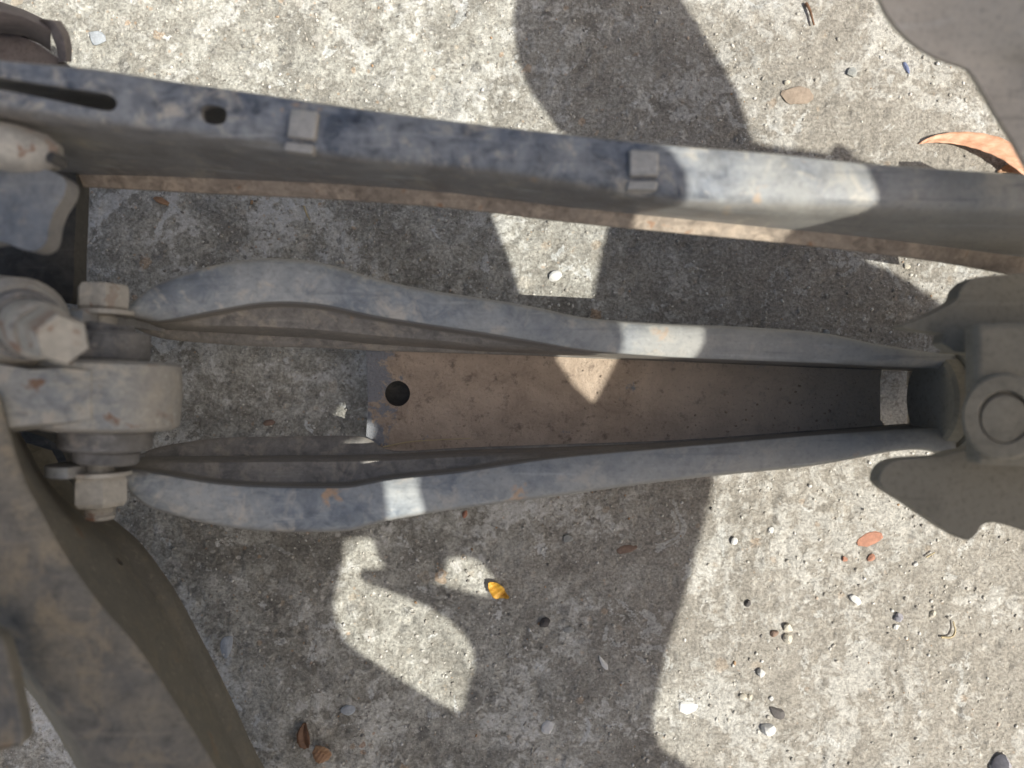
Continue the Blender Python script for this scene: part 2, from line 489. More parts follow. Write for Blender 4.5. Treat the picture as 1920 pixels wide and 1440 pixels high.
# ------------------------------------------------------------------ slotted rail across the top
def make_rail():
    root = empty('slotted_rail', P(960, 300, 0), 'long blue grey steel rail with a slot and a hole, crossing above the arm', 'rail')
    # x, upper edge y, shoulder y, wall foot y, lip edge y, top height, foot height
    rows = [(-160, 84, 186, 322, 345, .375, .17), (0, 107, 203, 325, 346, .365, .18), (160, 121, 228, 328, 350, .352, .195),
            (320, 146, 249, 332, 358, .340, .21), (480, 169, 268, 339, 366, .330, .222), (640, 193, 297, 346, 374, .322, .232),
            (853, 222, 316, 363, 390, .315, .238), (1050, 245, 341, 387, 414, .309, .238), (1280, 268, 379, 411, 437, .305, .236),
            (1440, 281, 386, 427, 452, .304, .232), (1613, 300, 391, 444, 471, .302, .226), (1760, 311, 395, 462, 490, .30, .218),
            (1913, 322, 399, 482, 517, .298, .21), (2080, 336, 408, 503, 545, .296, .20)]
    secs, lips = [], []
    for x, yu, ys, yw, yl, zt, zb in catmull(rows, 3):
        U = P(x, yu, zt); S = P(x, ys, zt); W = P(x, yw, zb); L = P(x, yl, zb - .006)
        lerp = lambda a, b, k: a + (b - a) * k
        dz = lambda v, d: Vector((v.x, v.y, v.z + d))
        back = Vector((U.x, U.y + .001, zb * H))
        outer = [back, dz(lerp(U, back, .25), 0), dz(U, -.004), dz(lerp(U, S, .06), -.0012), dz(lerp(U, S, .2), 0), dz(lerp(U, S, .5), .0004),
                 dz(lerp(U, S, .78), -.0002), dz(lerp(U, S, .90), -.0016), dz(S, -.005), lerp(dz(S, -.005), W, .25), lerp(dz(S, -.005), W, .7), W]
        t = .0032
        inner = [dz(W + Vector((0, t, 0)), 0), dz(lerp(S, W, .6) + Vector((0, t, 0)), 0), dz(S + Vector((0, t, 0)), -.009),
                 dz(lerp(U, S, .8), -t - .001), dz(lerp(U, S, .2), -t - .001), dz(U + Vector((0, -t, 0)), -.009), back + Vector((0, -t, 0))]
        secs.append(outer + inner)
        lo = [dz(W, .0008) + Vector((0, .002, 0)), dz(W + Vector((0, -.0006, 0)), .0002), lerp(W, L, .35), lerp(W, L, .8), L, dz(L, -.002), dz(lerp(W, L, .5), -.0035), dz(W + Vector((0, .002, 0)), -.003)]
        lips.append(lo)
    me = mesh(*loft(secs, closed=True, caps=True))
    def slot_cut(pts, zf):
        o = smooth_loop(pts, 4)
        lo = [P(p[0], p[1], zf + .02) for p in o]; hi = [Vector((v.x, v.y, v.z - .022)) for v in lo]
        n = len(lo); V = lo + hi
        Fc = [list(range(n)), list(range(n, 2 * n))[::-1]] + [[i, (i + 1) % n, (i + 1) % n + n, i + n] for i in range(n)]
        return V, Fc
    me = cut(me, [slot_cut([(-120, 122), (0, 133), (90, 142), (150, 147), (172, 153), (181, 166), (174, 179), (155, 182), (80, 170), (0, 158), (-120, 142)], .36),
                  slot_cut([(359, 186), (372, 179), (390, 180), (403, 186), (406, 199), (400, 213), (382, 217), (365, 212), (359, 200)], .337)])
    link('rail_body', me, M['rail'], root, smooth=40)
    link('lip', mesh(*loft(lips, closed=True, caps=True)), M['rail_lip'], root)
    # welded spacer pads on the rail
    for pts, zf in (([(543, 202), (597, 208), (590, 262), (536, 256)], .3285), ([(1180, 279), (1236, 284), (1236, 330), (1180, 330)], .3105)):
        V, Fc = pxplate(pts, zf + .0025, .006, 0)
        pad = link('spacer_pad', mesh(V, Fc), M['pad'], root, smooth=20)
        add_mod(pad, 'BEVEL', width=.0012, segments=2)
        a = np.array(pts[3]); b = np.array(pts[2])
        V, Fc = pxplate([a + (-3, 9), b + (-1, 9), b + (-4, 27), a + (-7, 25)], zf - .0015, .006, 0)
        tab = link('pad_tab', mesh(V, Fc), M['pad'], pad, smooth=20)
        tab.parent = pad
        add_mod(tab, 'BEVEL', width=.001, segments=2)
    return root
make_rail()

# ------------------------------------------------------------------ stamped control arm in the middle
ARM_LOC = P(980, 740, 0)
def make_arm():
    root = empty('control_arm', ARM_LOC, 'stamped steel control arm with flared flanges and a muddy web, lying lengthwise in the middle', 'control arm')
    dz = lambda v, d: Vector((v.x, v.y, v.z + d))
    # upper flange: x, outer edge, inner edge, shelf end, groove end, lip end, flange height, shelf height, lip height
    up = [(222, 592, 600, 604, 607, 610, .215, .20, .185), (250, 572, 592, 602, 607, 614, .212, .185, .15), (300, 533, 597, 608, 614, 634, .205, .165, .12), (400, 501, 578, 611, 620, 644, .198, .150, .10),
          (500, 488, 562, 613, 626, 650, .19, .142, .09), (600, 496, 566, 619, 632, 652, .183, .135, .08), (700, 525, 587, 629, 642, 657, .176, .125, .07),
          (800, 547, 603, 637, 648, 660, .170, .118, .065), (900, 562, 618, 646, 655, 663, .166, .112, .063), (1000, 579, 635, 652, 659, 666, .163, .115, .062),
          (1100, 600, 652, 661, 665, 670, .161, .125, .061), (1240, 610, 664, 668, 671, 675, .160, .13, .06), (1400, 617, 671, 675, 678, 682, .160, .13, .06),
          (1540, 628, 676, 681, 684, 688, .163, .13, .06), (1640, 648, 681, 686, 688, 691, .166, .13, .06), (1740, 664, 686, 690, 692, 695, .168, .13, .06), (1790, 668, 690, 693, 695, 698, .168, .13, .06)]
    lo = [(205, 884, 880, 872, 864, 858, 0.215, 0.2, 0.185), (240, 912, 884, 876, 864, 856, 0.212, 0.19, 0.15), (268, 940, 889, 869, 860, 850, 0.208, 0.175, 0.13), (300, 956, 894, 868, 859, 838, 0.205, 0.165, 0.12), (400, 981, 911, 867, 858, 822, 0.198, 0.15, 0.1),
          (500, 993, 918, 866, 857, 819, 0.19, 0.142, 0.09), (640, 993, 919, 865, 856, 817, 0.18, 0.132, 0.075), (690, 982, 912, 864, 855, 822, 0.177, 0.128, 0.07), (740, 970, 903, 863, 854, 846, 0.174, 0.124, 0.067),
          (873, 949, 889, 856, 847, 840, 0.168, 0.115, 0.063), (1040, 927, 864, 853, 842, 834, 0.163, 0.115, 0.061), (1273, 896, 843, 836, 832, 826, 0.16, 0.125, 0.06),
          (1500, 873, 823, 818, 815, 810, 0.161, 0.13, 0.06), (1600, 857, 816, 811, 808, 803, 0.164, 0.13, 0.06), (1680, 842, 811, 805, 802, 797, 0.167, 0.13, 0.06), (1740, 841, 808, 803, 800, 795, 0.168, 0.13, 0.06), (1790, 858, 808, 803, 800, 795, 0.168, 0.13, 0.06)]
    for rows in (up, lo):
        secs = []
        for x, yo, yi, ysf, yg, yl, zf, zs, zl in catmull(rows, 4):
            s = 1 if yo < yi else -1
            o = P(x, yo, zf); i = P(x, yi, zf)
            m1 = P(x, yo + (yi - yo) * .12, zf + .004); m2 = P(x, yo + (yi - yo) * .5, zf + .006); m3 = P(x, yo + (yi - yo) * .85, zf + .003)
            rim = Vector((o.x, o.y - s * .0005, o.z - .007))
            q = min(10.0, abs(ysf - yi) * .5) * s; e = min(3.0, abs(yg - ysf) * .4) * s
            secs.append([rim, dz(o, -.0018), P(x, yo + (yi - yo) * .04, zf + .001), m1, m2, m3, i, P(x, yi + q * .3, zf - .010), P(x, yi + q * .8, zs + .012), P(x, yi + q, zs + .003), P(x, yi + q * 1.6, zs),
                         P(x, ysf - e, zs - .002), P(x, ysf, zs - .006), P(x, ysf + e, zs - .016), P(x, yg - e * .4, zl + .014), P(x, yg, zl + .003), P(x, yg + (yl - yg) * .4, zl + .001), P(x, yl, zl)])
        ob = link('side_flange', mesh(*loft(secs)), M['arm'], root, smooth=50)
        ob.data.materials.append(M['arm_inner'])
        nj = len(secs[0]) - 1
        if len(ob.data.polygons) == nj * (len(secs) - 1):
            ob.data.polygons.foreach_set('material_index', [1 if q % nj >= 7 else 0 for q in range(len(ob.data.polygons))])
        add_mod(ob, 'SOLIDIFY', thickness=.0026, offset=0.0)
    # web plate with drain hole and end window
    zw = .062
    out = [(686, 646), (690, 760), (684, 858), (760, 850), (873, 842), (1040, 836), (1273, 828), (1500, 812), (1640, 803), (1780, 800), (1780, 688), (1640, 690), (1400, 680), (1240, 673), (1000, 664), (800, 657)]
    hole = [(745 + 24 * math.cos(a), 738 + 24 * math.sin(a)) for a in np.linspace(0, 2 * math.pi, 28, endpoint=False)]
    win = [(1660, 686), (1700, 683), (1706, 690), (1703, 722), (1716, 728), (1717, 752), (1706, 770), (1704, 798), (1690, 801), (1660, 798), (1651, 788), (1650, 720), (1653, 694)]
    w = link('web', mesh(*pxplate(out, zw, .0026, 0, (hole, win))), M['dirt'], root, smooth=30)
    link('hole_shade_plate', mesh(*pxplate([(700, 690), (800, 690), (800, 790), (700, 790)], .035, .002, 0)), M['darkcast'], root)  # added dark plate standing in for the shade seen through the hole
    # fork ears and pivot bolt at the open end
    ax = .245
    def ear(y, x0, x1, name='fork_ear'):
        c = P(192 if y < 700 else 172, y, ax); r = .0175 if y < 700 else .0205
        V = []; n = 18; pts = []
        for k in range(n + 1):
            a = math.pi / 2 + math.pi * k / n
            pts.append((c.x + r * math.cos(a), c.z + r * math.sin(a)))
        e = P(x1, y, .15)
        pts += [(e.x, e.z - .006), (e.x, e.z + .012)]
        t = .0026
        V = [Vector((p[0], c.y - t, p[1])) for p in pts] + [Vector((p[0], c.y + t, p[1])) for p in pts]
        m = len(pts)
        Fc = [list(range(m)), list(range(m, 2 * m))[::-1]] + [[i, (i + 1) % m, (i + 1) % m + m, i + m] for i in range(m)]
        return link(name, mesh(V, Fc), M['arm'], root)
    ear(598, 0, 300); ear(879, 0, 262)
    b = link('pivot_bolt', mesh(*join([hexnut(P(194, 534, ax), P(193, 583, ax), .0126), lathe(P(193, 583, ax), P(193, 594, ax), [(0, .0145), (.0022, .0145)], 24), rod(P(193, 590, ax), P(188, 900, ax), .0065)])), M['bolt'], root)
    link('nut', mesh(*join([lathe(P(188, 884, ax), P(188, 892, ax), [(0, .0145), (.002, .0145)], 24), hexnut(P(188, 891, ax), P(188, 948, ax), .0132), threaded(P(188, 945, ax), P(188, 974, ax), .0076)])), M['bolt'], root)
    return root
ARM = make_arm()

# ------------------------------------------------------------------ knuckle on the left
def make_knuckle():
    root = empty('wheel_knuckle', P(60, 640, 0), 'cast grey wheel knuckle with a rusty bolt, gripped by the arm fork', 'knuckle')
    ax = .245
    # eye that holds the bushing, axis along the pivot bolt
    p0, p1 = P(206, 676, ax), P(202, 804, ax)
    L = (p1 - p0).length
    eye = lathe(p0, p1, [(0, .0305), (.002, .0335), (L * .5, .0345), (L - .002, .0335), (L, .0305)], 40)
    neck = loft([[P(x, y0, .28), P(x, y0, zt - .03), P(x, y0 + 10, zt), P(x, y1 - 10, zt), P(x, y1, zt - .03), P(x, y1, .18), P(x, y0, .18)] for x, y0, y1, zt in
                 ((200, 692, 790, .285), (170, 686, 796, .312), (120, 680, 802, .322), (60, 684, 806, .325), (10, 676, 812, .33), (-60, 660, 830, .33), (-140, 640, 850, .33))], closed=True, caps=True)
    e = link('eye', mesh(*eye), M['knuckle'], root)
    link('neck', mesh(*neck), M['knuckle'], root, smooth=60)
    # bushing sleeves that stick out of the eye
    for ya, yb, r in ((622, 676, .0205), (804, 842, .0215), (607, 624, .0135), (842, 868, .0155)):
        c0, c1 = P(200, ya, ax), P(198, yb, ax)
        link('bushing', mesh(*rod(c0, c1, r, 30)), M['rubber'], root)
    # boss with big washer and rusty bolt
    a0, a1 = P(-30, 588, .22), P(42, 606, .315)
    link('boss', mesh(*rod(a0, a1, .021, 32, .003)), M['knuckle'], root)
    w0, w1 = P(40, 606, .312), P(52, 611, .328)
    link('washer', mesh(*rod(w0, w1, .0158, 32)), M['rubber'], root)
    n0, n1 = w1, P(92, 628, .372)
    n2 = P(118, 637, .40)
    link('bolt', mesh(*join([rod(n0, P(80, 622, .356), .0126, 30, .0015), hexnut(P(80, 622, .356), n2, .0114, .35)])), M['rustbolt'], root)
    # upper clamp with an oblong slot
    c0, c1 = P(-60, 262, .345), P(112, 296, .325)
    Lc = (c1 - c0).length
    cl = mesh(*lathe(c0, c1, [(0, .0105), (Lc * .5, .0108), (Lc - .006, .0092), (Lc, .0055)], 28))
    s0, s1 = P(78, 292, .36), P(150, 322, .34)
    cl = cut(cl, [rod(s0, s1, .0028, 12, .0003)])
    link('clamp', cl, M['bolt'], root)
    link('slot_pin', mesh(*rod(P(92, 293, .352), P(122, 308, .338), .0026, 12, .0006)), M['darkcast'], root)
    link('lug_plate', mesh(*pxplate([(-60, 300), (30, 306), (80, 316), (112, 328), (124, 345), (118, 370), (102, 395), (92, 425), (86, 455), (66, 470), (38, 466), (0, 452), (-60, 446)], .335, .010, 4)), M['lug'], root)
    sidep = [(100, 322), (140, 318), (143, 380), (139, 470), (136, 560), (118, 566), (70, 560), (20, 545), (-80, 540), (-80, 440), (60, 440), (95, 400)]
    link('side_plate', mesh(*pxplate(sidep, .20, .012, 2)), M['darkcast'], root)
    # dark sheet put in for the deep shade behind the fork
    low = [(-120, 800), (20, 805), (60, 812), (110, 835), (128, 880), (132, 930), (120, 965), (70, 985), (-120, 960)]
    link('fork_shade_sheet', mesh(*pxplate(low, .09, .02, 2)), M['darkcast'], root)
    # foot that carries the casting on the concrete
    f = loft([ring(P(-60, 700, z), (0, 0, 1), r, 20) for z, r in ((-.002, .024), (.02, .026), (.12, .022), (.26, .022))], closed=True, caps=True)
    link('foot', mesh(*f), M['darkcast'], root)
    return root
make_knuckle()

# ------------------------------------------------------------------ cast lug beyond the rail, top left
def make_casting():
    root = empty('cast_lug', P(40, 50, 0), 'purple grey curved cast lug poking out behind the rail, top left corner', 'casting')
    body = loft([[P(x, y0, .10), P(x, y0 + 3, z), P(x, y0 + (y1 - y0) * .3, z + .012), P(x, y0 + (y1 - y0) * .62, z + .004), P(x, y1, z - .03), P(x, y1 + 4, .10)] for x, y0, y1, z in
                 ((-120, -30, 70, .25), (-40, -10, 66, .25), (10, 6, 62, .245), (45, 18, 66, .24), (75, 32, 78, .235), (95, 42, 92, .23))], closed=True, caps=True)
    o = link('lug_body', mesh(*body), M['casting'], root, smooth=60)
    ridge = loft([[P(x - w, y, z - .03), P(x - w, y, z), P(x + w * .2, y, z + .008), P(x + w, y, z - .006), P(x + w, y, z - .05)] for x, y, w, z in
                  ((78, 36, 8, .235), (98, 40, 17, .24), (112, 62, 17, .24), (120, 88, 15, .235), (122, 116, 12, .23))], closed=True, caps=True)
    link('rim', mesh(*ridge), M['casting'], root, smooth=60)
    rib = pxplate([(-120, 62), (0, 60), (50, 72), (95, 100), (104, 122), (-120, 110)], .19, .01, 2)
    link('flange', mesh(*rib), M['casting'], root)
    link('stem', mesh(*loft([ring(P(10, 60, z), (0, 0, 1), .014, 16) for z in (-.002, .15)], closed=True, caps=True)), M['darkcast'], root)
make_casting()

# ------------------------------------------------------------------ trailing arm, bottom left
def make_trailing():
    root = empty('trailing_arm', P(180, 1200, 0), 'wide muddy curved box section arm running down the lower left corner', 'trailing arm')
    rows = [  # right top, left top, wall foot, lower left
        (-8, 735, -110, 800, 60, 850, -140, 840), (8, 800, -85, 880, 95, 910, -115, 920), (40, 900, -70, 985, 155, 965, -100, 1020), (75, 967, -55, 1062, 193, 995, -90, 1100), (110, 1032, -35, 1132, 237, 1035, -75, 1172),
        (178, 1130, 0, 1192, 297, 1118, -30, 1232), (252, 1215, 45, 1258, 347, 1208, 8, 1296), (330, 1330, 105, 1342, 405, 1322, 66, 1380), (400, 1442, 160, 1440, 460, 1442, 122, 1474), (472, 1565, 222, 1560, 535, 1570, 190, 1590), (540, 1700, 290, 1690, 610, 1710, 260, 1720)]
    secs = []
    R = catmull(rows, 4)
    for k, (rx, ry, lx, ly, bx, by, dx, dy) in enumerate(R):
        zt = .345 - .0010 * k; zb = .17
        r = P(rx, ry, zt); l = P(lx, ly, zt); b = P(bx, by, zb); d = P(lx - 12, ly + 10, .24)
        lerp = lambda a, c, q: a + (c - a) * q
        up = Vector((0, 0, .0016)); dn = Vector((0, 0, -.003))
        fl = P(bx + 16, by - 7, zb - .01)
        secs.append([d + Vector((0, 0, -.03)), d, lerp(l, d, .3), l + dn * .6, lerp(l, r, .07), lerp(l, r, .35) + up, lerp(l, r, .7) + up, lerp(l, r, .94), r + dn * .7,
                     lerp(r, b, .2), lerp(r, b, .55), lerp(r, b, .9), b, fl, fl + dn, b + dn * 6])
    body = mesh(*loft(secs, closed=True, caps=True))
    q = P(180, 1080, .2)
    body = cut(body, [rod(q + Vector((.02, .012, .006)), q - Vector((.02, .012, .006)), .0026, 14, .0003)])
    link('arm_body', body, M['trail'], root, smooth=45)
    blk = pxplate([(-90, 1160), (-30, 1178), (4, 1200), (18, 1250), (32, 1310), (42, 1360), (44, 1392), (20, 1404), (-90, 1415)], .385, .007, 3)
    eb = link('end_block', mesh(*blk), M['trail'], root, smooth=30)
    add_mod(eb, 'BEVEL', width=.003, segments=3, limit_method='ANGLE')
    link('foot', mesh(*loft([[P(x0, y0, z) for x0, y0 in ((330, 1560), (480, 1560), (520, 1700), (370, 1700))] for z in (-.002, .3)], closed=True, caps=True)), M['trail'], root)
make_trailing()

# ------------------------------------------------------------------ mounting bracket on the right
def make_bracket():
    root = empty('mounting_bracket', P(1900, 760, 0), 'dusty olive grey mounting bracket with round bushing, holding the arm at the right edge', 'bracket')
    def lobe(name, pts, zf, th, n=3):
        o = link(name, mesh(*pxplate(pts, zf, th, n)), M['bracket'], root, smooth=30)
        add_mod(o, 'BEVEL', width=.0012, segments=2, limit_method='ANGLE')
        return o
    lobe('ear', [(2060, 498), (1960, 508), (1878, 515), (1832, 520), (1808, 533), (1797, 550), (1793, 562), (1772, 575), (1738, 593), (1710, 604), (1690, 612), (1720, 620), (1772, 627), (1790, 660), (2060, 660)], .27, .010, 2)
    lobe('ear', [(2060, 838), (1840, 838), (1764, 856), (1700, 860), (1668, 868), (1652, 884), (1648, 904), (1662, 920), (1702, 945), (1752, 979), (1798, 1008), (1818, 1013), (1833, 1000), (1842, 985), (1862, 980), (1892, 986), (2060, 1018)], .27, .010, 2)
    # bushing and its outer sleeves
    c = lambda x, z=.15: P(x, 750, z)
    for xa, xb, r in ((1742, 1778, .0262), (1776, 1850, .0300), (1850, 2000, .024)):
        link('bushing', mesh(*rod(c(xa), c(xb), r, 36, .002)), M['bracket'], root)
    blk = pxplate([(1831, 606), (2080, 600), (2080, 880), (1833, 872)], .315, .011, 0)
    o = link('block', mesh(*blk), M['bracket'], root, smooth=30)
    add_mod(o, 'BEVEL', width=.003, segments=3, limit_method='ANGLE')
    q = P(1884, 782, .33)
    link('boss_ring', mesh(*loft([ring(P(1884, 782, z), (0, 0, 1), r, 36) for z, r in ((.30, .0200), (.318, .0200), (.322, .0185), (.322, .0124), (.317, .0118))], closed=True)), M['bracket'], root)
    link('boss_core', mesh(*loft([ring(P(1884, 786, z), (0, 0, 1), r, 30) for z, r in ((.30, .0118), (.317, .0118), (.320, .0105))], closed=True, caps=True)), M['bracket'], root)
    link('post', mesh(*loft([[P(x0, y0, z) for x0, y0 in ((1960, 660), (2080, 660), (2080, 830), (1960, 830))] for z in (-.002, .22)], closed=True, caps=True)), M['bracket'], root)
make_bracket()

# ------------------------------------------------------------------ pressed cover, top right
def make_cover():
    root = empty('pressed_cover', P(1960, 120, 0), 'pale brown pressed steel cover with a curved edge, upper right corner', 'cover')
    edge = [(1600, -140), (1622, -60), (1643, 0), (1662, 36), (1690, 70), (1730, 100), (1770, 118), (1808, 132), (1836, 174), (1864, 222), (1890, 262), (1920, 318), (1975, 420), (2040, 520)]
    E = catmull(edge, 3)
    secs = []
    for x, y in E:
        row = [P(x + 5, y + 2, .335), P(x, y, .35), P(x + 8, y - 2, .358)]
        for k in (.12, .3, .55, 1.0):
            row.append(P(x + (2260 - x) * k * .9, y - (y + 120) * .12 * k, .36 + .05 * k - .012 * math.sin(k * 6)))
        secs.append(row)
    o = link('cover_sheet', mesh(*loft(secs)), M['panel'], root, smooth=60)
    add_mod(o, 'SOLIDIFY', thickness=.002, offset=-1)
    link('stay', mesh(*loft([[Vector((x0, y0, z)) for x0, y0 in ((.385, .05), (.40, .05), (.40, .09), (.385, .09))] for z in (-.002, .193)], closed=True, caps=True)), M['panel'], root)
make_cover()

# ------------------------------------------------------------------ added sheet-steel pieces out of view, cut to shade the scene
def make_shades():
    # two added sheets, outlined along the wanted shadows, between the sun and the arms
    zc = .75
    outline = [(-90, 10), (0, 40), (90, 80), (150, 150), (293, 187), (571, 232), (780, 256), (850, 264), (885, 280), (905, 312), (913, 350), (925, 412), (950, 470), (975, 552), (980, 600), (980, 650), (1006, 690), (1046, 728),
               (1160, 810), (1340, 830), (1335, 895), (1318, 970), (1300, 1040), (1260, 1180), (1222, 1320), (1222, 1372), (1240, 1405), (1300, 1442), (1420, 1560), (1300, 1760), (-90, 1760)]
    h1 = [(606, 868), (598, 820), (597, 786), (626, 780), (632, 766), (640, 757), (655, 759), (663, 772), (657, 790), (652, 806), (660, 830), (672, 868), (640, 874)]
    h2 = [(642, 1012), (670, 1007), (700, 1013), (706, 1040), (722, 1064), (700, 1066), (680, 1066), (672, 1078), (682, 1092), (715, 1104), (760, 1122), (800, 1138), (845, 1166), (872, 1192), (886, 1222), (888, 1250), (876, 1292), (866, 1330), (850, 1332), (800, 1304), (740, 1266), (690, 1234), (645, 1198), (628, 1165), (622, 1130), (632, 1090), (640, 1050)]
    h3 = [(834, 1046), (868, 1041), (895, 1052), (918, 1074), (930, 1096), (915, 1118), (870, 1108), (808, 1091), (832, 1078)]
    root = empty('shade_gobo', G(200, 1700, 0) + Vector((SUN.x * zc, SUN.y * zc, 0)), 'added unseen rusty sheet steel bench with cut-outs shaped to throw the shade', 'gobo')
    g = lambda pts, z: [G(p[0], p[1], z) for p in pts]
    link('gobo_sheet', mesh(*plate(g(outline, zc), zc - .002, zc, [g(h, zc) for h in (h1, h2, h3)])), M['gobo'], root, smooth=20)
    for p in ((-60, 1730), (500, 1740), (1250, 1740)):
        q = G(p[0], p[1], zc)
        link('gobo_leg', mesh(*rod(Vector((q.x, q.y, -.002)), Vector((q.x, q.y, zc - .002)), .012, 16)), M['gobo'], root)
    z2 = .70
    o2 = [(975, -330), (970, -80), (965, 0), (960, 60), (974, 130), (1000, 182), (1045, 243), (1100, 275), (1148, 302), (1166, 350), (1156, 390), (1138, 436), (1124, 500), (1110, 560), (1092, 640), (1046, 728), (1100, 812),
          (1340, 826), (1500, 806), (1640, 800), (1780, 816), (1840, 760), (1835, 640), (1800, 596), (1771, 576), (1735, 548), (1700, 524), (1660, 502), (1620, 486), (1640, 440), (1660, 330), (1640, 308), (1600, 294), (1592, 276), (1580, 271), (1564, 273), (1556, 288), (1500, 280), (1440, 272), (1410, 266), (1380, 170), (1330, 80), (1280, 0), (1240, -80), (1180, -330)]
    root2 = empty('shade_panel', G(1700, 720, z2) - Vector((0, 0, z2)), 'added unseen steel panel on two posts, outlined to cast the shade at the right', 'panel')
    link('shade_panel_sheet', mesh(*plate(g(o2, z2), z2 - .002, z2)), M['gobo'], root2, smooth=20)
    for p in ((1640, 700), (1500, 660)):
        q = G(p[0], p[1], z2)
        link('gobo_leg', mesh(*rod(Vector((q.x, q.y, -.002)), Vector((q.x, q.y, z2 - .002)), .007, 14)), M['gobo'], root2)
make_shades()

# ------------------------------------------------------------------ loose things on the concrete
def on_ground(px, py, dz=0.0):
    p = P(px, py, 0)
    return Vector((p.x, p.y, float(ground_z(np.array([p.x]), np.array([p.y]))[0]) + dz))

def stone_mesh(seed, s, flat=.6, elong=1.25, ang=0.0, sub=2, outline=None):
    bm = bmesh.new(); bmesh.ops.create_icosphere(bm, subdivisions=sub, radius=1.0)
    r = random.Random(seed)
    cuts = [(Vector((r.gauss(0, 1), r.gauss(0, 1), r.gauss(0, .7))).normalized(), r.uniform(.50, .80)) for _ in range(10)]
    for v in bm.verts:
        for n, d in cuts:
            e = v.co.dot(n) - d
            if e > 0: v.co -= n * e * .9
        v.co.x *= elong * s; v.co.y *= s / elong; v.co.z *= s * flat
    bmesh.ops.rotate(bm, verts=bm.verts, cent=(0, 0, 0), matrix=Matrix.Rotation(ang, 3, 'Z'))
    me = bpy.data.meshes.new('stone'); bm.to_mesh(me); bm.free()
    return me

